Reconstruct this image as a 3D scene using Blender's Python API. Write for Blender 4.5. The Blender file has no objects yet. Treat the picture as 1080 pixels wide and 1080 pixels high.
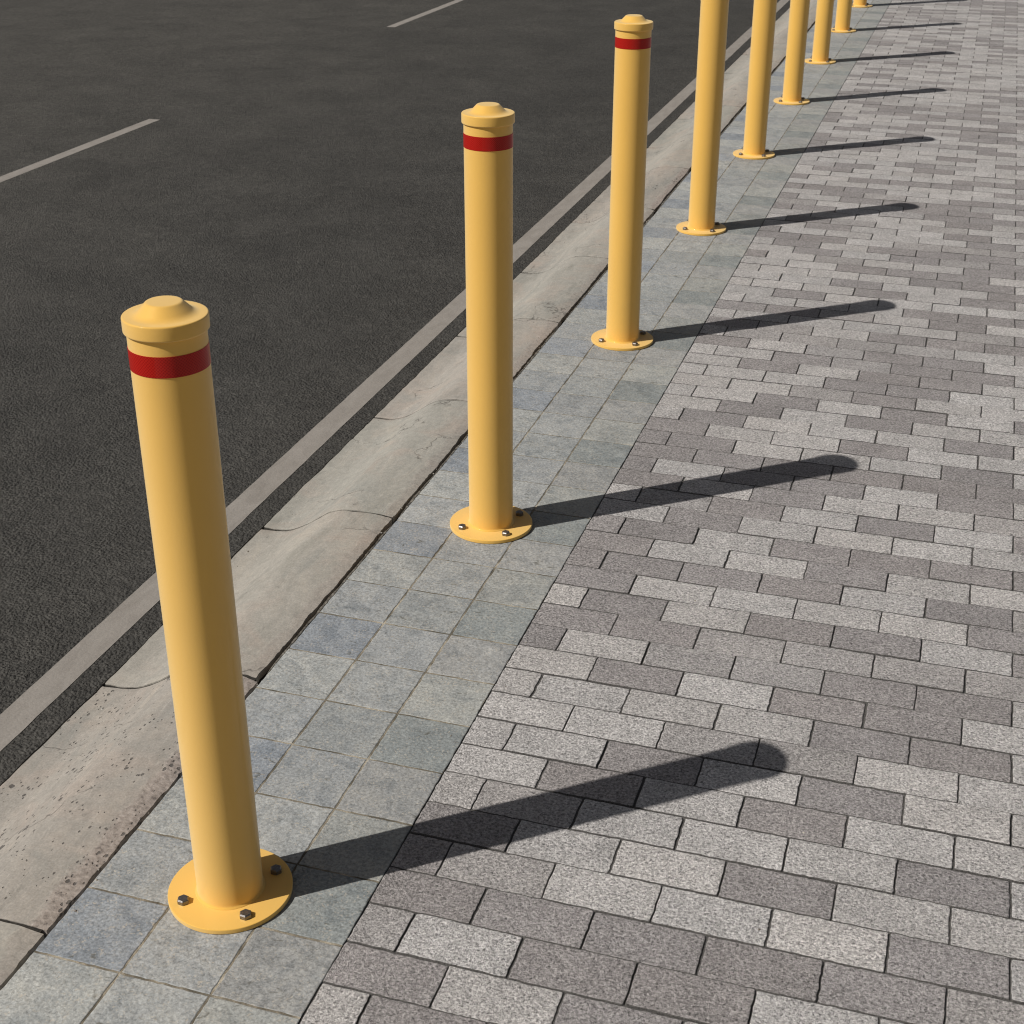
import bpy, bmesh, math, random
from mathutils import Vector, noise as mnoise
from math import sin, cos, pi, radians

SC = bpy.context.scene
COL = SC.collection
rng = random.Random(7)

# ------------------------------------------------------------------ materials
class NT:
    """tiny wrapper to write node trees as expressions"""
    def __init__(self, name):
        self.m = bpy.data.materials.new(name)
        self.m.use_nodes = True
        self.t = self.m.node_tree
        self.t.nodes.clear()
        self.out = self.t.nodes.new('ShaderNodeOutputMaterial')
        self.b = self.t.nodes.new('ShaderNodeBsdfPrincipled')
        self.t.links.new(self.b.outputs[0], self.out.inputs[0])
        self.co = self.t.nodes.new('ShaderNodeTexCoord').outputs['Object']

    def put(self, sock, v):
        if isinstance(v, bpy.types.NodeSocket):
            self.t.links.new(v, sock)
        elif v is not None:
            sock.default_value = v

    def set(self, **kw):
        for k, v in kw.items():
            self.put(self.b.inputs[k.replace('_', ' ')], v)

    def scale(self, vec, s):
        n = self.t.nodes.new('ShaderNodeMapping')
        self.put(n.inputs['Vector'], vec)
        n.inputs['Scale'].default_value = s
        return n.outputs[0]

    def noise(self, scale, detail=3.0, rough=0.55, dist=0.0, vec=None, color=False):
        n = self.t.nodes.new('ShaderNodeTexNoise')
        self.put(n.inputs['Vector'], vec if vec is not None else self.co)
        n.inputs['Scale'].default_value = scale
        n.inputs['Detail'].default_value = detail
        n.inputs['Roughness'].default_value = rough
        n.inputs['Distortion'].default_value = dist
        return n.outputs['Color' if color else 'Fac']

    def voronoi(self, scale, feature='F1', vec=None, out='Distance', rand=1.0):
        n = self.t.nodes.new('ShaderNodeTexVoronoi')
        n.feature = feature
        self.put(n.inputs['Vector'], vec if vec is not None else self.co)
        n.inputs['Scale'].default_value = scale
        n.inputs['Randomness'].default_value = rand
        return n.outputs[out]

    def ramp(self, fac, stops, interp='LINEAR'):
        n = self.t.nodes.new('ShaderNodeValToRGB')
        n.color_ramp.interpolation = interp
        el = n.color_ramp.elements
        while len(el) < len(stops):
            el.new(0.5)
        for e, (p, c) in zip(el, stops):
            e.position = p
            if not isinstance(c, (tuple, list)):
                c = (c, c, c)
            e.color = (*c, 1)
        self.put(n.inputs[0], fac)
        return n.outputs[0]

    def mix(self, fac, a, b, mode='MIX'):
        n = self.t.nodes.new('ShaderNodeMix')
        n.data_type = 'RGBA'
        n.blend_type = mode
        n.clamp_factor = True
        for s, v in ((n.inputs[0], fac), (n.inputs[6], a), (n.inputs[7], b)):
            if isinstance(v, (tuple, list)):
                v = (*v, 1) if len(v) == 3 else v
            self.put(s, v)
        return n.outputs[2]

    def math(self, op, a, b=None, c=None, clamp=False):
        n = self.t.nodes.new('ShaderNodeMath')
        n.operation = op
        n.use_clamp = clamp
        self.put(n.inputs[0], a)
        if b is not None:
            self.put(n.inputs[1], b)
        if c is not None:
            self.put(n.inputs[2], c)
        return n.outputs[0]

    def xyz(self, vec=None):
        n = self.t.nodes.new('ShaderNodeSeparateXYZ')
        self.put(n.inputs[0], vec if vec is not None else self.co)
        return n.outputs

    def attr(self, name, out='Color'):
        n = self.t.nodes.new('ShaderNodeAttribute')
        n.attribute_name = name
        return n.outputs[out]

    def bump(self, h, dist, strength=1.0, normal=None):
        n = self.t.nodes.new('ShaderNodeBump')
        n.inputs['Distance'].default_value = dist
        self.put(n.inputs['Strength'], strength)
        self.put(n.inputs['Height'], h)
        if normal is not None:
            self.put(n.inputs['Normal'], normal)
        return n.outputs[0]


def grain_layer(n, base, lo=0.28, hi=1.6, scale=190):
    """exposed fine aggregate of a concrete paver: dark pits and pale grains"""
    g1 = n.noise(scale, 3, 0.6)
    g2 = n.voronoi(scale * 1.25, out='Color')
    g2 = n.xyz(g2)[0]
    g3 = n.noise(scale * 2.4, 2, 0.6)
    k = n.math('MULTIPLY_ADD', g1, 0.9, n.math('MULTIPLY_ADD', g2, 0.28, n.math('MULTIPLY', g3, 0.35)))
    m = n.ramp(k, [(0.48, lo), (0.60, 0.66), (0.76, 0.98), (0.88, 1.28), (1.0, hi)])
    col = n.mix(1.0, base, m, 'MULTIPLY')
    return col, k


def mat_paver(name, tint=None):
    n = NT(name)
    base = n.attr('tint') if tint is None else tint(n)
    big = n.noise(9, 4, 0.6)
    base = n.mix(1.0, base, n.ramp(big, [(0.25, 0.86), (0.75, 1.1)]), 'MULTIPLY')
    col, k = grain_layer(n, base)
    # the odd pale scuff
    s = n.noise(26, 5, 0.7, 0.6)
    col = n.mix(n.ramp(s, [(0.66, 0.0), (0.78, 0.35)]), col, (0.55, 0.53, 0.50))
    nb = n.bump(k, 0.0045, 0.9)
    n.set(Base_Color=col, Roughness=0.9, Normal=nb, IOR=1.35)
    return n.m


def mat_joint_sand():
    n = NT('joint_sand')
    g = n.noise(420, 3, 0.6)
    n.set(Base_Color=n.ramp(g, [(0.3, (0.040, 0.038, 0.036)), (0.70, (0.165, 0.156, 0.146))]), Roughness=1.0,
          Normal=n.bump(g, 0.002))
    return n.m


def mat_tile():
    n = NT('slate_tile')
    base = n.attr('tint')
    off = n.attr('shift', 'Vector')
    v = n.t.nodes.new('ShaderNodeVectorMath'); v.operation = 'ADD'
    n.put(v.inputs[0], n.co); n.put(v.inputs[1], off)
    vec = v.outputs[0]
    cloud = n.noise(16, 7, 0.66, 0.8, vec=vec)
    col = n.mix(1.0, base, n.ramp(cloud, [(0.26, (0.66, 0.69, 0.72)), (0.5, 1.0), (0.76, (1.20, 1.17, 1.12))]), 'MULTIPLY')
    # fine streaky mineral grain
    fine = n.noise(170, 5, 0.72, 0.4, vec=vec)
    col = n.mix(1.0, col, n.ramp(fine, [(0.3, 0.52), (0.5, 1.0), (0.72, 1.52)]), 'MULTIPLY')
    # pale and tan specks, in blotches
    blot = n.noise(34, 4, 0.6, vec=vec)
    sp = n.noise(210, 2, 0.5, vec=vec)
    spk = n.math('MULTIPLY', n.ramp(sp, [(0.56, 0.0), (0.66, 1.0)]), n.ramp(blot, [(0.42, 0.0), (0.62, 0.7)]))
    col = n.mix(spk, col, (0.52, 0.47, 0.39))
    # shallow spalled cracks across some tiles
    cr = n.noise(5.2, 3, 0.5, 0.4, vec=n.scale(vec, (0.5, 1.6, 1.0)))
    crw = n.noise(38, 4, 0.65, vec=vec)
    crm = n.math('MULTIPLY', n.ramp(n.math('ABSOLUTE', n.math('SUBTRACT', cr, 0.5)), [(0.0, 1.0), (0.011, 0.0)]), n.ramp(crw, [(0.56, 0.0), (0.62, 1.0)]))
    col = n.mix(n.math('MULTIPLY', crm, 0.75), col, (0.10, 0.095, 0.075))
    # greenish damp staining
    grn = n.noise(11, 4, 0.6, 0.5, vec=vec)
    col = n.mix(n.ramp(grn, [(0.58, 0.0), (0.74, 0.22)]), col, (0.15, 0.165, 0.16))
    und = n.noise(13, 3, 0.5, 0.3, vec=vec)
    rel = n.noise(70, 4, 0.6, 0.5, vec=vec)
    h = n.math('MULTIPLY_ADD', cloud, 1.2, n.math('MULTIPLY_ADD', fine, 0.6, n.math('MULTIPLY_ADD', und, 5.0, n.math('MULTIPLY', rel, 0.8))))
    n.set(Base_Color=col, Roughness=n.ramp(cloud, [(0.3, 0.58), (0.7, 0.78)]), Normal=n.bump(h, 0.0018, 0.8), IOR=1.4)
    return n.m


def mat_grout():
    n = NT('tile_grout')
    a = n.noise(13, 3, 0.6)
    g = n.noise(300, 3, 0.6)
    col = n.ramp(a, [(0.38, (0.12, 0.107, 0.08)), (0.50, (0.23, 0.20, 0.15)), (0.64, (0.46, 0.41, 0.32))])
    col = n.mix(1.0, col, n.ramp(g, [(0.3, 0.6), (0.7, 1.2)]), 'MULTIPLY')
    n.set(Base_Color=col, Roughness=0.95, Normal=n.bump(g, 0.0015))
    return n.m


def mat_kerb():
    n = NT('kerb_concrete')
    tint = n.attr('tint')
    pits_amt = n.attr('pits', 'Fac')
    st = n.scale(n.co, (1.0, 0.28, 1.0))           # cast grain runs along the kerb
    a = n.noise(9, 6, 0.62, 1.4, vec=st)
    col = n.mix(1.0, tint, n.ramp(a, [(0.25, (0.78, 0.79, 0.78)), (0.5, 1.0), (0.75, (1.13, 1.10, 1.06))]), 'MULTIPLY')
    pk = n.noise(4.5, 5, 0.62, 1.0)
    col = n.mix(n.ramp(pk, [(0.50, 0.0), (0.70, 0.55)]), col, (0.42, 0.345, 0.29))
    gy = n.noise(3.6, 5, 0.65, 1.8, vec=n.scale(n.co, (1.0, 0.5, 1.0)))
    col = n.mix(n.ramp(gy, [(0.54, 0.0), (0.70, 0.55)]), col, (0.26, 0.265, 0.245))
    # hairline pale drips
    v = n.noise(14, 3, 0.5, 2.2, vec=n.scale(n.co, (1.6, 0.16, 1.0)))
    col = n.mix(n.math('MULTIPLY', n.ramp(v, [(0.485, 0.0), (0.5, 1.0), (0.515, 0.0)]), 0.28), col, (0.56, 0.52, 0.46))
    # rough exposed strip along the pavement edge
    x = n.xyz()[0]
    wob = n.noise(11, 5, 0.65)
    edge = n.math('ADD', x, n.math('MULTIPLY_ADD', wob, 0.085, -0.0425))
    em = n.math('MULTIPLY', n.ramp(n.math('MULTIPLY_ADD', edge, 12.0, 4.4), [(0.72, 0.0), (0.9, 1.0)]),
                n.math('MULTIPLY_ADD', pits_amt, 0.65, 0.35))
    eg = n.noise(95, 4, 0.65)
    col = n.mix(n.math('MULTIPLY', em, 0.8), col,
                n.ramp(eg, [(0.30, (0.09, 0.075, 0.07)), (0.43, (0.30, 0.255, 0.225)), (0.66, (0.44, 0.385, 0.345))]))
    # pits: small dark elongated holes in clusters
    pv = n.voronoi(105, vec=n.scale(n.co, (1.0, 0.62, 1.0)))
    clus = n.noise(9, 5, 0.7, 0.8, vec=n.scale(n.co, (1.0, 0.6, 1.0)))
    rad = n.math('MULTIPLY', n.ramp(clus, [(0.43, 0.05), (0.66, 0.54)]), pits_amt)
    sz = n.noise(40, 2, 0.5)
    rad = n.math('MULTIPLY', rad, n.ramp(sz, [(0.35, 0.15), (0.65, 1.2)]))
    pit = n.math('SUBTRACT', rad, pv)
    pm = n.ramp(pit, [(0.0, 0.0), (0.07, 1.0)])
    col = n.mix(n.math('MULTIPLY', pm, n.math('MULTIPLY_ADD', sz, 0.9, 0.3)), col, (0.10, 0.092, 0.085))
    dk = n.voronoi(31)
    spot = n.math('MULTIPLY', n.ramp(dk, [(0.05, 1.0), (0.09, 0.0)]), n.math('GREATER_THAN', n.noise(15, 2), 0.60))
    col = n.mix(n.math('MULTIPLY', spot, 0.6), col, (0.12, 0.11, 0.10))
    fine = n.noise(240, 3, 0.6)
    # a few wandering hairline cracks and dark scuffs
    wv = n.t.nodes.new('ShaderNodeVectorMath'); wv.operation = 'MULTIPLY_ADD'
    n.put(wv.inputs[0], n.noise(6, 4, 0.6, color=True)); wv.inputs[1].default_value = (0.22, 0.22, 0.22); n.put(wv.inputs[2], n.co)
    ck = n.voronoi(3.3, feature='DISTANCE_TO_EDGE', vec=wv.outputs[0])
    ckm = n.math('MULTIPLY', n.ramp(ck, [(0.0, 1.0), (0.010, 0.0)]), n.ramp(n.noise(4.2, 3, 0.6), [(0.52, 0.0), (0.58, 0.85)]))
    col = n.mix(ckm, col, (0.10, 0.09, 0.08))
    scf = n.noise(16, 6, 0.72, 1.2, vec=n.scale(n.co, (1.0, 0.35, 1.0)))
    col = n.mix(n.ramp(scf, [(0.60, 0.0), (0.72, 0.45)]), col, (0.20, 0.185, 0.165))
    md = n.noise(48, 5, 0.7)
    col = n.mix(1.0, col, n.ramp(md, [(0.3, 0.88), (0.7, 1.10)]), 'MULTIPLY')
    col = n.mix(1.0, col, n.ramp(fine, [(0.3, 0.84), (0.7, 1.12)]), 'MULTIPLY')
    h = n.math('MULTIPLY_ADD', pm, -1.2, n.math('MULTIPLY_ADD', a, 0.6, n.math('MULTIPLY', fine, 0.12)))
    h = n.math('MULTIPLY_ADD', n.math('MULTIPLY', em, eg), 0.6, h)
    n.set(Base_Color=col, Roughness=0.78, Normal=n.bump(h, 0.004, 0.7), IOR=1.4)
    return n.m


def mat_crack():
    n = NT('cracked_mortar')
    g = n.noise(70, 5, 0.7)
    n.set(Base_Color=n.ramp(g, [(0.35, (0.03, 0.027, 0.023)), (0.55, (0.16, 0.145, 0.12)), (0.7, (0.36, 0.335, 0.295))]),
          Roughness=0.95, Normal=n.bump(g, 0.006))
    return n.m


def mat_dirt():
    n = NT('gap_dirt')
    g = n.noise(120, 3)
    n.set(Base_Color=n.ramp(g, [(0.3, (0.012, 0.011, 0.009)), (0.7, (0.05, 0.044, 0.035))]), Roughness=1.0)
    return n.m


def asphalt_nodes(n):
    v = n.voronoi(115)
    vc = n.xyz(n.voronoi(115, out='Color'))[0]
    g = n.noise(48, 4, 0.68, 0.6)
    f = n.noise(260, 2, 0.6)
    h = n.math('MULTIPLY_ADD', v, -0.55, n.math('MULTIPLY_ADD', g, 1.1, n.math('MULTIPLY_ADD', f, 0.3, n.math('MULTIPLY', vc, 0.35))))
    return h, g, f


def mat_asphalt():
    n = NT('asphalt')
    h, g, f = asphalt_nodes(n)
    mid = n.noise(26, 4, 0.6, 0.5)
    big = n.noise(1.7, 5, 0.6, 0.4)
    wear = n.noise(7, 4, 0.6)
    col = n.ramp(g, [(0.28, (0.032, 0.0302, 0.027)), (0.50, (0.060, 0.0570, 0.0505)), (0.74, (0.094, 0.0895, 0.080))])
    col = n.mix(1.0, col, n.ramp(big, [(0.3, 0.88), (0.7, 1.12)]), 'MULTIPLY')
    col = n.mix(1.0, col, n.ramp(wear, [(0.3, 0.93), (0.7, 1.07)]), 'MULTIPLY')
    col = n.mix(1.0, col, n.ramp(mid, [(0.3, 0.93), (0.7, 1.07)]), 'MULTIPLY')
    # grazing sheen of the far asphalt, painted in as paler colour away from kerb
    graze = n.math('MULTIPLY_ADD', n.xyz()[0], -0.25, n.math('MULTIPLY_ADD', big, 0.5, -0.60))
    col = n.mix(1.0, col, n.ramp(graze, [(0.0, (0.97, 0.97, 0.97)), (0.9, (1.27, 1.25, 1.22))]), 'MULTIPLY')
    fl = n.voronoi(48)
    rare = n.noise(21, 1)
    fm = n.math('MULTIPLY', n.ramp(fl, [(0.05, 1.0), (0.085, 0.0)]), n.ramp(rare, [(0.66, 0.0), (0.7, 0.6)]))
    col = n.mix(fm, col, (0.22, 0.20, 0.175))
    n.set(Base_Color=col, Roughness=0.82, Normal=n.bump(h, 0.0145, n.ramp(n.noise(3.1, 3, 0.6), [(0.35, 0.65), (0.65, 1.0)])), IOR=1.45)
    return n.m


def mat_road_paint():
    n = NT('worn_road_paint')
    h, g, f = asphalt_nodes(n)
    w = n.noise(20, 5, 0.65, 0.6, vec=n.scale(n.co, (1, 0.4, 1)))
    col = n.ramp(w, [(0.3, (0.25, 0.228, 0.203)), (0.7, (0.325, 0.300, 0.270))])
    col = n.mix(1.0, col, n.ramp(f, [(0.3, 0.9), (0.7, 1.07)]), 'MULTIPLY')
    hole = n.noise(75, 4, 0.7)
    col = n.mix(n.ramp(hole, [(0.25, 0.75), (0.33, 0.0)]), col, (0.06, 0.058, 0.055))
    n.set(Base_Color=col, Roughness=0.8, Normal=n.bump(h, 0.0014, 0.5), IOR=1.4)
    return n.m


def mat_yellow():
    n = NT('yellow_powder_coat')
    g = n.noise(420, 2, 0.5)
    big = n.noise(5, 3, 0.5)
    col = n.mix(n.ramp(big, [(0.35, 0.0), (0.7, 1.0)]), (0.81, 0.412, 0.005), (0.84, 0.430, 0.007))
    # a powder coat gone slightly chalky: matt, with a pale dusty sheen
    n.set(Base_Color=col, Roughness=0.55, IOR=1.42, Normal=n.bump(g, 0.0002, 0.5), Specular_Tint=(1.0, 0.8, 0.4, 1),
          Sheen_Weight=0.56, Sheen_Roughness=0.9, Sheen_Tint=(1, 0.93, 0.64, 1),
          Coat_Weight=0.45, Coat_Roughness=0.035, Coat_IOR=1.45)
    return n.m


def mat_red_tape():
    n = NT('red_reflective_tape')
    x, y, z = n.xyz()
    th = n.math('MULTIPLY', n.math('ARCTAN2', y, x), 0.0585)
    s = 640.0
    a = n.math('SINE', n.math('MULTIPLY', n.math('ADD', th, z), s))
    b = n.math('SINE', n.math('MULTIPLY', n.math('SUBTRACT', th, z), s))
    k = n.math('MAXIMUM', n.math('ABSOLUTE', a), n.math('ABSOLUTE', b))
    col = n.mix(n.ramp(k, [(0.75, 0.0), (1.0, 1.0)]), (0.33, 0.006, 0.004), (0.48, 0.018, 0.012))
    n.set(Base_Color=col, Roughness=0.5, IOR=1.3, Specular_Tint=(1, .35, .25, 1), Coat_Weight=0.35, Coat_Roughness=0.05)
    return n.m


def mat_bolt():
    n = NT('dark_bolt_steel')
    g = n.noise(300, 3)
    n.set(Base_Color=n.ramp(g, [(0.3, (0.16, 0.148, 0.140)), (0.7, (0.28, 0.266, 0.258))]), Metallic=0.85,
          Roughness=0.42, Normal=n.bump(g, 0.0003))
    return n.m


def brick_tint(n):
    b = n.t.nodes.new('ShaderNodeTexBrick')
    n.put(b.inputs['Vector'], n.co)
    b.offset = 0.5
    for k, v in (('Scale', 1.0), ('Mortar Size', 0.0025), ('Brick Width', 0.2004), ('Row Height', 0.1003), ('Bias', 0.0)):
        b.inputs[k].default_value = v
    b.inputs['Color1'].default_value = (0.30, 0.272, 0.265, 1)
    b.inputs['Color2'].default_value = (0.49, 0.462, 0.44, 1)
    b.inputs['Mortar'].default_value = (0.05, 0.048, 0.045, 1)
    return b.outputs['Color']


def mat_plain(name, c0, c1, scale):
    n = NT(name)
    g = n.noise(scale, 5, 0.6)
    n.set(Base_Color=n.ramp(g, [(0.3, c0), (0.7, c1)]), Roughness=0.9, Normal=n.bump(g, 0.01))
    return n.m


M_PAVER = mat_paver('paver_concrete')
M_PAVER_FAR = mat_paver('paver_concrete_laid', brick_tint)
M_SAND = mat_joint_sand()
M_TILE = mat_tile()
M_GROUT = mat_grout()
M_KERB = mat_kerb()
M_CRACK = mat_crack()
M_DIRT = mat_dirt()
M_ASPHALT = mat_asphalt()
M_PAINT = mat_road_paint()
M_YELLOW = mat_yellow()
M_TAPE = mat_red_tape()
M_BOLT = mat_bolt()
M_EARTH = mat_plain('bare_ground', (0.17, 0.155, 0.135), (0.26, 0.24, 0.21), 0.8)


# ------------------------------------------------------------------ mesh helpers
class MB:
    def __init__(self):
        self.v, self.f, self.mi, self.sm = [], [], [], []
        self.tint, self.shift, self.pits = [], [], []

    def add(self, verts, faces, mi=0, smooth=False, tint=(1, 1, 1), shift=(0, 0, 0), pits=0.0):
        o = len(self.v)
        self.v += [tuple(p) for p in verts]
        for f in faces:
            self.f.append([i + o for i in f]); self.mi.append(mi); self.sm.append(smooth)
        n = len(verts)
        self.tint += [tint] * n; self.shift += [shift] * n; self.pits += [pits] * n

    def quad(self, x0, x1, y0, y1, z, mi=0):
        self.add([(x0, y0, z), (x1, y0, z), (x1, y1, z), (x0, y1, z)], [(0, 1, 2, 3)], mi)

    def build(self, name, mats, parent=None, attrs=True):
        me = bpy.data.meshes.new(name)
        me.from_pydata(self.v, [], self.f)
        for m in mats:
            me.materials.append(m)
        me.polygons.foreach_set('material_index', self.mi)
        me.polygons.foreach_set('use_smooth', self.sm)
        if attrs:
            a = me.attributes.new('tint', 'FLOAT_COLOR', 'POINT')
            a.data.foreach_set('color', [c for t in self.tint for c in (*t, 1.0)])
            a = me.attributes.new('shift', 'FLOAT_VECTOR', 'POINT')
            a.data.foreach_set('vector', [c for t in self.shift for c in t])
            a = me.attributes.new('pits', 'FLOAT', 'POINT')
            a.data.foreach_set('value', self.pits)
        me.update()
        o = bpy.data.objects.new(name, me)
        COL.objects.link(o)
        if parent is not None:
            o.parent = parent
        return o


def structure(o):
    o['kind'] = 'structure'
    return o


def lathe(profile, n=96, mi=0):
    """closed or open surface of revolution from (r, z) pairs"""
    v, f = [], []
    rings = []
    for r, z in profile:
        if r < 1e-6:
            rings.append([len(v)]); v.append((0, 0, z))
        else:
            rings.append(list(range(len(v), len(v) + n)))
            v += [(r * cos(2 * pi * k / n), r * sin(2 * pi * k / n), z) for k in range(n)]
    for a, b in zip(rings, rings[1:]):
        if len(a) == 1 and len(b) == 1:
            continue
        for k in range(n):
            k2 = (k + 1) % n
            if len(a) == 1:
                f.append((a[0], b[k2], b[k]))
            elif len(b) == 1:
                f.append((a[k], a[k2], b[0]))
            else:
                f.append((a[k], a[k2], b[k2], b[k]))
    return v, f


def fillet(pts, r, seg=4):
    """round the inner corners of a polyline profile; r is a radius or one radius per corner"""
    out = [pts[0]]
    for i in range(1, len(pts) - 1):
        p0, p1, p2 = (Vector(p) for p in (pts[i - 1], pts[i], pts[i + 1]))
        rr = r[i - 1] if isinstance(r, (list, tuple)) else r
        if rr <= 0:
            out.append(tuple(p1)); continue
        a = (p0 - p1); b = (p2 - p1)
        ra = min(rr, a.length * .48); rb = min(rr, b.length * .48)
        A = p1 + a.normalized() * ra; B = p1 + b.normalized() * rb
        for k in range(seg + 1):
            t = k / seg
            out.append(tuple((1 - t) ** 2 * A + 2 * t * (1 - t) * p1 + t * t * B))
    out.append(pts[-1])
    return out


# ------------------------------------------------------------------ pavement of two-tone pavers
X0B = 0.2475          # edge between slate strip and pavers
BW, BH = 0.2004, 0.1003
YK = 0.048
ROWS = {  # tones read row by row (nearest first), first piece at the slate strip
    -3: 'LDD', -2: 'DLDLD', -1: 'MLDDLL', 0: 'DDDDDM', 1: 'DMLLLDL', 2: 'DLLDLL', 3: 'LMLLLDL', 4: 'LDLDLL', 5: 'LLDLDLL',
    6: 'LLMMLL', 7: 'LLLLDDL', 8: 'LDLDDL', 9: 'DLMMDDL', 10: 'DDMMMM', 11: 'LDLDDLD', 12: 'DLLLLD', 13: 'DDDDLDM',
    14: 'DLLDLL', 15: 'DDLDDDD', 16: 'LDLLLL', 17: 'LMDLDLD', 18: 'DLDLLM', 19: 'DLDDLDL', 20: 'DDDDDD', 21: 'DDLLLDL',
    22: 'DLLDLL', 23: 'LDLLLDL', 24: 'LDLDLL', 25: 'LLDLDLD', 26: 'LLMDLL', 27: 'LLLDDLL', 28: 'LDLDDL', 29: 'LLDMDDL',
    30: 'DLMDDL',
}
TONE = {'L': (0.470, 0.451, 0.438), 'M': (0.382, 0.363, 0.353), 'D': (0.313, 0.293, 0.287)}


def paver(mb, xa, xb, ya, yb, tint, fine):
    g = 0.0011
    j = 0.0009
    xa += (g if xa > X0B + 0.01 else 0.0) + rng.uniform(-j, j); xb -= g + rng.uniform(-j, j)
    ya += g + rng.uniform(-j, j); yb -= g + rng.uniform(-j, j)
    nx, ny = (26, 13) if fine else (2, 1)
    if xb - xa < 0.12:
        nx = max(1, nx // 2)
    r = 0.0018
    ang = rng.gauss(0, 0.003)
    pts = []
    for k in range(nx):
        pts.append((xa + r + (xb - xa - 2 * r) * k / nx, ya) if k else (xa + r, ya))
    pts.append((xb - r, ya))
    for k in range(ny):
        pts.append((xb, ya + r + (yb - ya - 2 * r) * k / ny))
    pts.append((xb, yb - r))
    for k in range(nx):
        pts.append((xb - r - (xb - xa - 2 * r) * k / nx, yb))
    pts.append((xa + r, yb))
    for k in range(ny):
        pts.append((xa, yb - r - (yb - ya - 2 * r) * k / ny))
    pts.append((xa, ya + r))
    cx, cy = (xa + xb) / 2, (ya + yb) / 2
    zc = rng.gauss(0, 0.0006)
    tx, ty = rng.gauss(0, 0.0035), rng.gauss(0, 0.005)
    n = len(pts)

    def at(p, inset, dz, jit):
        x, y = p
        ux, uy = x - cx, y - cy
        wx, wy = (xb - xa) / 2, (yb - ya) / 2
        x = cx + ux * (1 - inset / wx); y = cy + uy * (1 - inset / wy)
        if jit:
            x += (mnoise.noise((p[0] * 55, p[1] * 55, 3.1)) + 0.7 * mnoise.noise((p[0] * 150, p[1] * 150, 3.1))) * jit
            y += (mnoise.noise((p[0] * 55, p[1] * 55, 9.7)) + 0.7 * mnoise.noise((p[0] * 150, p[1] * 150, 9.7))) * jit
        x, y = cx + (x - cx) - (y - cy) * ang, cy + (y - cy) + (x - cx) * ang
        return (x, y, zc + dz + (x - cx) * tx + (y - cy) * ty)
    jit = 0.0013 if fine else 0
    verts = [at(p, 0.0026, 0, jit * 1.3) for p in pts] + [at(p, 0.0011, -0.0006, jit * 1.3) for p in pts] + \
            [at(p, 0.0, -0.0022, jit) for p in pts] + [at(p, 0.0, -0.022, jit) for p in pts]
    faces, sides = [tuple(range(n))], []
    for ring in range(3):
        for k in range(n):
            k2 = (k + 1) % n
            (faces if ring < 1 else sides).append((ring * n + k, (ring + 1) * n + k, (ring + 1) * n + k2, ring * n + k2))
    mb.add(verts, faces, 0, False, tint)
    o = len(mb.v) - len(verts)
    for f in sides:
        mb.f.append([i + o for i in f]); mb.mi.append(1); mb.sm.append(False)


R_LO, R_HI = -10, 158
XMAX = 0.3369 + 0.2004 * 12
mb = MB()
prev = {}
for r in range(R_LO, R_HI):
    ya = YK + BH * r; yb = ya + BH
    off = 0.3369 if r % 2 else 0.4371
    xs = [X0B] + [off + BW * k for k in range(14) if off + BW * k < XMAX + 0.01]
    if not r % 2:
        xs.append(XMAX)
    pat = ROWS.get(r, '')
    cur = []
    for i in range(len(xs) - 1):
        if i < len(pat):
            t = pat[i]
        else:
            t = rng.choices('LMD', (0.54, 0.12, 0.34))[0]
        c = TONE[t]
        s = rng.uniform(0.92, 1.07)
        w = rng.uniform(-0.007, 0.007)
        paver(mb, xs[i], xs[i + 1], ya, yb, (c[0] * s * (1 + w), c[1] * s, c[2] * s * (1 - w)), -3 <= r < 60 and xs[i] < 2.2)
yA, yB = YK + BH * R_LO, YK + BH * R_HI
mb.quad(X0B - 0.0035, XMAX, yA, yB, -0.0034, 1)
# the pavement carries on beyond the area laid block by block
mb.quad(XMAX, 16, -25, 90, -0.001, 2)
mb.quad(X0B, XMAX, -25, yA, -0.001, 2)
mb.quad(X0B, XMAX, yB, 90, -0.001, 2)
structure(mb.build('pavement', [M_PAVER, M_SAND, M_PAVER_FAR]))

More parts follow.
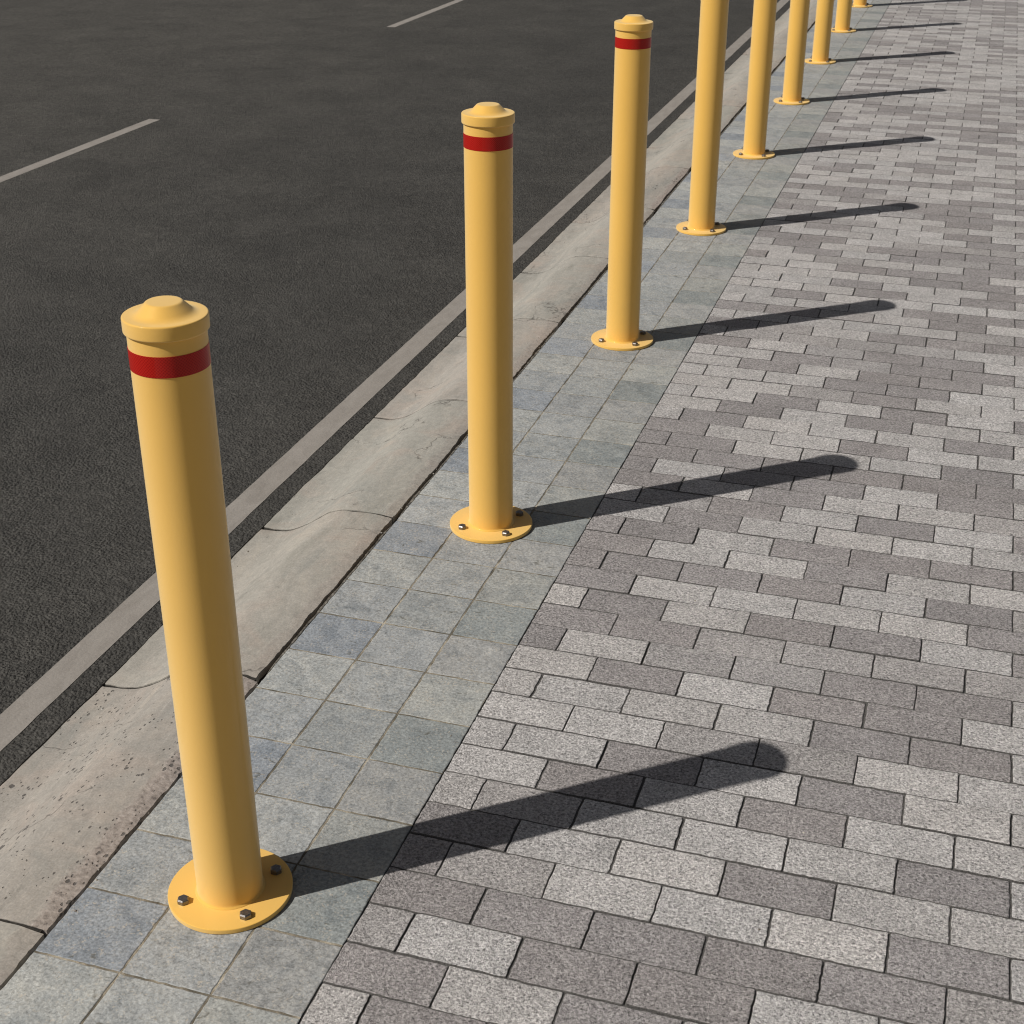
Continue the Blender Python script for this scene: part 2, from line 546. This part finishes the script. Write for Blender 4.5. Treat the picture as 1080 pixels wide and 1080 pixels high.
# ------------------------------------------------------------------ slate tile strip
TL = 0.1683
TX = [-0.2525, -0.0850, 0.0834, 0.2463]
TONES = [[(0.278, 0.298, 0.322), (0.318, 0.326, 0.326), (0.318, 0.318, 0.310)],
         [(0.335, 0.345, 0.346), (0.312, 0.322, 0.318), (0.258, 0.274, 0.270)],
         [(0.366, 0.372, 0.360), (0.345, 0.352, 0.346), (0.330, 0.334, 0.318)]]
mb = MB()
for j in range(-5, 94):
    y0 = -0.235 + TL * j
    for c in range(3):
        g = 0.0023
        xa, xb = TX[c] + (g if c else 0.001), TX[c + 1] - (g if c < 2 else 0.001)
        ya, yb = y0 + g, y0 + TL - g
        t = TONES[j % 3][c]
        s = rng.uniform(0.93, 1.07)
        t = (t[0] * s * 1.00, t[1] * s * 1.01, t[2] * s * 1.01)
        zc = max(-0.0004, min(0.0006, rng.gauss(0, 0.0003)))
        fine = j < 30
        n1 = 14 if fine else 1
        outer = []
        for (ax, ay, bx, by) in ((xa, ya, xb, ya), (xb, ya, xb, yb), (xb, yb, xa, yb), (xa, yb, xa, ya)):
            for k in range(n1):
                q = k / n1
                outer.append((ax + (bx - ax) * q, ay + (by - ay) * q))
        cx, cy = (xa + xb) / 2, (ya + yb) / 2
        def pt(p, ins, z):
            x = cx + (p[0] - cx) * (1 - ins / (xb - cx)); y = cy + (p[1] - cy) * (1 - ins / (yb - cy))
            if fine:
                x += mnoise.noise((p[0] * 90, p[1] * 90, c + 0.5)) * 0.0017
                y += mnoise.noise((p[0] * 90, p[1] * 90, c + 7.5)) * 0.0017
            return (x, y, z + zc)
        n = len(outer)
        V = [pt(p, 0.0013, 0.0) for p in outer] + [pt(p, 0, -0.0007) for p in outer] + [pt(p, 0, -0.03) for p in outer]
        F = [tuple(range(n))]
        for ring in range(2):
            for k in range(n):
                k2 = (k + 1) % n
                F.append((ring * n + k, (ring + 1) * n + k, (ring + 1) * n + k2, ring * n + k2))
        mb.add(V, F, 0, False, t, (rng.uniform(-9, 9), rng.uniform(-9, 9), rng.uniform(-9, 9)))
yA, yB = -0.235 + TL * -5, -0.235 + TL * 94
mb.quad(TX[0] + 0.001, TX[3] - 0.001, yA, yB, -0.00125, 1)
for (ya, yb) in ((-25, yA), (yB, 90)):
    o = len(mb.v)
    mb.add([(TX[0], ya, -.0005), (TX[3], ya, -.0005), (TX[3], yb, -.0005), (TX[0], yb, -.0005)], [(0, 1, 2, 3)], 0, False, (0.32, 0.33, 0.33))
structure(mb.build('tile_strip', [M_TILE, M_GROUT]))

# ------------------------------------------------------------------ rolled kerb
PROF = [(-0.72, -0.0965), (-0.655, -0.0958), (-0.62, -0.0950), (-0.585, -0.0895), (-0.55, -0.0755), (-0.52, -0.0575),
        (-0.49, -0.037), (-0.457, -0.0155), (-0.425, -0.0035), (-0.394, 0.0012), (-0.34, 0.0035), (-0.30, 0.0028), (-0.266, 0.0005)]


def prof(x):
    for (x0, z0), (x1, z1) in zip(PROF, PROF[1:]):
        if x <= x1:
            break
    i = PROF.index((x0, z0))
    def slope(k):
        if k <= 0 or k >= len(PROF) - 1:
            return 0.0
        return (PROF[k + 1][1] - PROF[k - 1][1]) / (PROF[k + 1][0] - PROF[k - 1][0])
    h = x1 - x0
    t = max(0, (x - x0) / h)
    m0, m1 = slope(i) * h, slope(i + 1) * h
    return (2*t**3-3*t**2+1)*z0 + (t**3-2*t**2+t)*m0 + (-2*t**3+3*t**2)*z1 + (t**3-t**2)*m1


KTINT = [(0.360, 0.333, 0.296), (0.382, 0.360, 0.318), (0.366, 0.353, 0.314), (0.380, 0.354, 0.316), (0.372, 0.355, 0.316), (0.376, 0.357, 0.318)]
KPITS = [1.0, 0.08, 0.1, 0.35, 0.12, 0.1]
mb = MB()
SEG = 0.8263
def inner_edge(y):
    return (-0.2665 if y < 0.64 else -0.2700) + 0.006 * mnoise.noise((y * 4.1, 2.2, 0)) + 0.004 * mnoise.noise((y * 19, 5.2, 0)) + 0.002 * mnoise.noise((y * 70, 1.2, 0))

for s in range(-6, 34):
    ya = 0.638 + SEG * (s - 1); yb = ya + SEG
    near = -1 <= s < 6
    nx, ny = (44, 90) if near else ((26, 12) if s < 16 else (16, 3))
    V = []
    for jy in range(ny + 1):
        # joints are a little crooked and chipped
        for ix in range(nx + 1):
            fx = ix / nx
            y = ya + 0.0028 + (SEG - 0.0056) * jy / ny
            if jy in (0, ny):
                side = 1 if jy == 0 else -1
                xx = -0.7 + 0.44 * fx
                ch = 0.006 * max(0, 0.15 + mnoise.noise((xx * 23, ya * 3 + jy, 4.0))) + 0.0015 * mnoise.noise((xx * 80, ya * 3, 4.0))
                if fx > 0.88:
                    ch += 0.004 * (fx - 0.88) / 0.12 * max(0, 0.5 + mnoise.noise((s * 3.3, jy, 1.0)))
                if 0.08 < fx < 0.2:
                    ch += 0.013 * max(0, 0.15 + mnoise.noise((s * 5.3, jy + 0.5, 8.0)))
                y += side * max(0, ch) * (0.45 if abs(ya + (SEG if side < 0 else 0) + 0.188) < 0.05 else 1.0)
            xe = inner_edge(y) + (0.0055 if s < 1 else 0) if s < 20 else -0.2665
            x = -0.70 + (xe + 0.70) * fx
            z = prof(-0.70 + 0.434 * fx)
            if near:
                z += 0.0016 * mnoise.noise((x * 9, y * 4, 0.3)) + 0.0006 * mnoise.noise((x * 40, y * 22, 0.9))
                d = min(1, (xe - x) / 0.03)
                z += (1 - d) * (0.002 * mnoise.noise((x * 60, y * 60, 3)) - 0.0015)
            if jy in (0, ny):
                z -= 0.0008
            if ix == nx:
                z -= 0.001
            V.append((x, y, z))
    F = []
    W = nx + 1
    for jy in range(ny):
        for ix in range(nx):
            a = jy * W + ix
            F.append((a, a + 1, a + 1 + W, a + W))
    # skirts
    def skirt(ids):
        for a, b in zip(ids, ids[1:]):
            pa, pb = V[a], V[b]
            o = len(V)
            V.extend([pa, pb, (pa[0], pa[1], -0.13), (pb[0], pb[1], -0.13)])
            F.append((o, o + 2, o + 3, o + 1))
    top = ny * W
    skirt(list(range(0, W)))
    skirt([top + i for i in range(W - 1, -1, -1)])
    skirt([nx + W * i for i in range(ny + 1)])
    k = s % 6
    mb.add(V, F, 0, True, KTINT[k], (0, 0, 0), KPITS[k])
# dirt at the bottom of the open joint, and a broken mortar fillet against the tiles
mb.quad(-0.30, -0.2535, -6, 30, -0.020, 1)
mb.quad(-0.72, -0.30, -6, 30, -0.12, 1)
for s in range(-6, 34):      # soil packed in the open joints, a little below the surface
    yj = 0.638 + SEG * (s - 1)
    V, F = [], []
    for k in range(45):
        x = -0.705 + 0.436 * k / 44
        z = prof(x) - 0.0028 + 0.0012 * mnoise.noise((x * 50, s * 2.2, 0))
        V += [(x, yj - 0.028, z - 0.0006), (x, yj + 0.028, z - 0.0006)]
    for k in range(44):
        F.append((2 * k, 2 * k + 2, 2 * k + 3, 2 * k + 1))
    mb.add(V, F, 1)
for (y0, y1) in ((0.66, 1.44), (1.47, 2.28), (2.33, 3.05), (3.15, 3.86), (3.93, 4.66), (4.75, 5.5), (5.6, 6.3), (6.4, 7.1), (7.2, 9.8), (9.9, 12.5)):
    n = int((y1 - y0) / 0.012)
    V, F = [], []
    for k in range(n + 1):
        y = y0 + (y1 - y0) * k / n
        w = 0.0052 + 0.0032 * mnoise.noise((y * 6, 0.3, 7)) + 0.0022 * mnoise.noise((y * 31, 0.3, 7))
        w *= min(1, k / 6 + .05, (n - k) / 6 + .05)
        w = max(w, 0.0004)
        z = -0.0035 + 0.002 * mnoise.noise((y * 25, 3.3, 7))
        V += [(-0.2552 - w, y, -0.021), (-0.2552 - w, y, z), (-0.2552, y, z), (-0.2552, y, -0.021)]
    for k in range(n):
        a = 4 * k
        for q in range(3):
            F.append((a + q, a + q + 1, a + q + 5, a + q + 4))
    mb.add(V, F, 2)
structure(mb.build('kerb', [M_KERB, M_DIRT, M_CRACK]))

# ------------------------------------------------------------------ road
ZR = -0.0942
mb = MB()
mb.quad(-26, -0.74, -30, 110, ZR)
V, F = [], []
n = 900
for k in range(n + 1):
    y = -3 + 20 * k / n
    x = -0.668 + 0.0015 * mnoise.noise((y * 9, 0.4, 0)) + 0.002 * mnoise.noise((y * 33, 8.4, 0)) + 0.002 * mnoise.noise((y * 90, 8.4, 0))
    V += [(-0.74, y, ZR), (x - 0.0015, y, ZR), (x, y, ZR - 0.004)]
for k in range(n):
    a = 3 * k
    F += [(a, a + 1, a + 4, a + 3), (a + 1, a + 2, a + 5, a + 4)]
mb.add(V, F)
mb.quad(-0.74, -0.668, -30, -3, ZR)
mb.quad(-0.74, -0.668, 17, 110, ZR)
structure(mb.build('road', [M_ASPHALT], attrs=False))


def stripe(name, x0, x1, y0, y1, step=0.02):
    mb = MB()
    n = max(2, int((y1 - y0) / step))
    V, F = [], []
    for k in range(n + 1):
        y = y0 + (y1 - y0) * k / n
        a = 0.0014 * mnoise.noise((y * 14, x0, 0)) + 0.001 * mnoise.noise((y * 60, x0, 1))
        b = 0.0014 * mnoise.noise((y * 14, x1, 5)) + 0.001 * mnoise.noise((y * 60, x1, 6))
        V += [(x0 + a, y, ZR + 0.0011), (x1 + b, y, ZR + 0.0011)]
    for k in range(n):
        F.append((2 * k, 2 * k + 1, 2 * k + 3, 2 * k + 2))
    mb.add(V, F)
    return structure(mb.build(name, [M_PAINT], attrs=False))


stripe('road_edge_line', -0.8215, -0.7380, -4, 40, 0.025)
for y0 in (-5.65, 2.30, 10.20, 18.1, 26.0):
    stripe('road_dash_line', -3.803, -3.727, y0, y0 + 3.948, 0.03)

# ------------------------------------------------------------------ ground out to the horizon
mb = MB()
mb.quad(-400, 400, -400, 400, -0.16)
structure(mb.build('ground', [M_EARTH], attrs=False))


# ------------------------------------------------------------------ loose grit
mb = MB()
for _ in range(420):
    y = rng.uniform(-0.5, 7.5); x = rng.uniform(-0.64, 1.9)
    if rng.random() < 0.45:                     # most of it gathers along the edges
        x = rng.choice((-0.257, -0.25, 0.25, -0.63)) + rng.gauss(0, 0.012)
    z = prof(min(-0.266, x)) if x < -0.2525 else 0.0
    r = 0.0011 + 0.0014 * rng.random() ** 2
    c = rng.choice(((0.42, 0.39, 0.34), (0.30, 0.27, 0.23), (0.5, 0.48, 0.45), (0.2, 0.17, 0.14)))
    ring = [(x + r * rng.uniform(.7, 1.3) * cos(k * pi / 3), y + r * rng.uniform(.7, 1.3) * sin(k * pi / 3), z - 0.0002 + r * rng.uniform(.1, .4)) for k in range(6)]
    base = [(px, py, z - 0.001) for px, py, _z in ring]
    V = ring + base + [(x, y, z + r * rng.uniform(.7, 1.1))]
    F = [(k, (k + 1) % 6, 12) for k in range(6)] + [(6 + k, 6 + (k + 1) % 6, (k + 1) % 6, k) for k in range(6)]
    mb.add(V, F, 0, False, c)
o = mb.build('grit', [M_PAVER])
o['kind'] = 'stuff'

# ------------------------------------------------------------------ bollards
def make_bollard():
    root = bpy.data.objects.new('bollard', None)
    root.empty_display_size = 0.1
    COL.objects.link(root)
    # base plate
    m = MB()
    pr = fillet([(0.0, 0.0), (0.1108, 0.0), (0.1108, 0.0095), (0.0, 0.0095)], [0.0008, 0.0018], 4)
    m.add(*lathe(pr, 128), smooth=True)
    plate = m.build('base_plate', [M_YELLOW], root, False)
    for k in range(4):
        a = radians(45 + 90 * k)
        b = bmesh.new()
        r = 0.0112
        rot = (0.99, 0.93, 0.90, 0.96)[k]
        levels = [(0.0, 1.0), (0.0072, 1.0), (0.0094, 0.80)]
        rings = []
        for z, s in levels:
            rings.append([b.verts.new((r * s * cos(rot + pi / 3 * i), r * s * sin(rot + pi / 3 * i), z)) for i in range(6)])
        for p, q in zip(rings, rings[1:]):
            for i in range(6):
                b.faces.new((p[i], p[(i + 1) % 6], q[(i + 1) % 6], q[i]))
        b.faces.new(rings[-1])
        # threaded stud showing in the middle as a low dome
        me = bpy.data.meshes.new('bolt')
        b.to_mesh(me); b.free()
        me.materials.append(M_BOLT)
        o = bpy.data.objects.new('bolt', me)
        COL.objects.link(o)
        o.parent = plate
        o.location = (0.0860 * cos(a), 0.0860 * sin(a), 0.0096)
    # tube with its weld bead
    m = MB()
    R = 0.0584
    pr = [(R + 0.0036, 0.0090), (R + 0.0032, 0.0106), (R + 0.0020, 0.0118), (R + 0.0008, 0.0130), (R + 0.0002, 0.0145), (R, 0.017),
          (R, 0.30), (R, 0.60), (R, 0.90), (R, 1.066)]
    m.add(*lathe(pr, 128), smooth=True)
    m.build('post', [M_YELLOW], root, False)
    # cap
    m = MB()
    pts = [(0.052, 1.0655), (0.0630, 1.0655), (0.0630, 1.0892), (0.0445, 1.0892), (0.0262, 1.1080), (0.0, 1.1080)]
    pr = fillet(pts, [0.0030, 0.0030, 0.0085, 0.0028], 6)
    m.add(*lathe(pr, 128), smooth=True)
    m.build('cap', [M_YELLOW], root, False)
    # band
    m = MB()
    m.add(*lathe([(R - 0.001, 1.0104), (R + 0.0006, 1.0104), (R + 0.0006, 1.0428), (R - 0.001, 1.0428)], 128), smooth=True)
    band = m.build('reflective_band', [M_TAPE], root, False)
    for o in list(root.children):
        me = o.data
        if hasattr(me, 'set_sharp_from_angle'):
            me.set_sharp_from_angle(angle=radians(50))
    return root


def copy_tree(o, parent=None):
    c = o.copy()
    COL.objects.link(c)
    if parent is not None:
        c.parent = parent
    for ch in list(o.children):
        copy_tree(ch, c)
    return c


LABELS = [
    'nearest yellow steel bollard with red band, largest, standing whole at lower left',
    'second yellow bollard from the front, standing whole right of the largest one',
    'third yellow bollard, the farthest one whose flat cap and red band show',
    'yellow bollard directly behind the third capped one, its top cut off by the picture edge',
    'fifth yellow bollard from the front, seen between the fourth and sixth posts',
    'sixth yellow bollard from the front, top cut off, base plate on the grey tiles',
    'yellow bollard third from the far end of the row, short stretch of post visible',
    'yellow bollard second from the far end of the row',
    'farthest yellow bollard, only its base plate and post foot showing at the top edge',
]
src = make_bollard()
for i, lab in enumerate(LABELS):
    o = src if i == 0 else copy_tree(src)
    o.location = (0, 1.5 * i, 0.0008)
    o.rotation_euler = (0, 0, 0)
    o['label'] = lab
    o['category'] = 'bollard'
    o['group'] = 'yellow bollards in a row along the kerb'

# ------------------------------------------------------------------ light, sky, camera
EL = radians(45.2)
TO = Vector((0.7815, 0.6239, 0)) * cos(EL) + Vector((0, 0, -sin(EL)))
sun = bpy.data.lights.new('sun', 'SUN')
sun.energy = 5.0
sun.angle = radians(0.55)
sun.color = (1.0, 0.955, 0.90)
so = bpy.data.objects.new('sun', sun)
so.rotation_euler = TO.to_track_quat('-Z', 'Y').to_euler()
COL.objects.link(so)

W = bpy.data.worlds.new('World')
SC.world = W
W.use_nodes = True
nt = W.node_tree
nt.nodes.clear()
wo = nt.nodes.new('ShaderNodeOutputWorld')
bg = nt.nodes.new('ShaderNodeBackground')
sky = nt.nodes.new('ShaderNodeTexSky')
sky.sky_type = 'NISHITA'
sky.sun_disc = False
sky.sun_elevation = EL
sky.sun_rotation = math.atan2(-TO.x, -TO.y)
sky.air_density = 0.7
sky.dust_density = 1.5
sky.ozone_density = 0.6
bg.inputs['Strength'].default_value = 0.05
hs = nt.nodes.new('ShaderNodeHueSaturation')
hs.inputs['Saturation'].default_value = 0.42
nt.links.new(sky.outputs[0], hs.inputs['Color'])
nt.links.new(hs.outputs[0], bg.inputs[0])
nt.links.new(bg.outputs[0], wo.inputs[0])

cam = bpy.data.cameras.new('camera')
co = bpy.data.objects.new('camera', cam)
COL.objects.link(co)
cam.sensor_width = 36
cam.lens = 1517.417 / 1080 * 36
co.location = (1.0823, -1.7569, 1.7808)
co.rotation_euler = (pi / 2 - 0.4698, 0.0, 0.3045)
cam.clip_start = 0.05
cam.clip_end = 1500
cam.dof.use_dof = True
cam.dof.focus_distance = 2.9
cam.dof.aperture_fstop = 20
SC.camera = co

vs = SC.view_settings
vs.view_transform = 'Standard'
vs.look = 'None'
vs.exposure = -0.415
vs.gamma = 1
SC.render.filter_size = 1.1
SC.cycles.pixel_filter_type = 'BLACKMAN_HARRIS'
SC.cycles.filter_width = 1.1
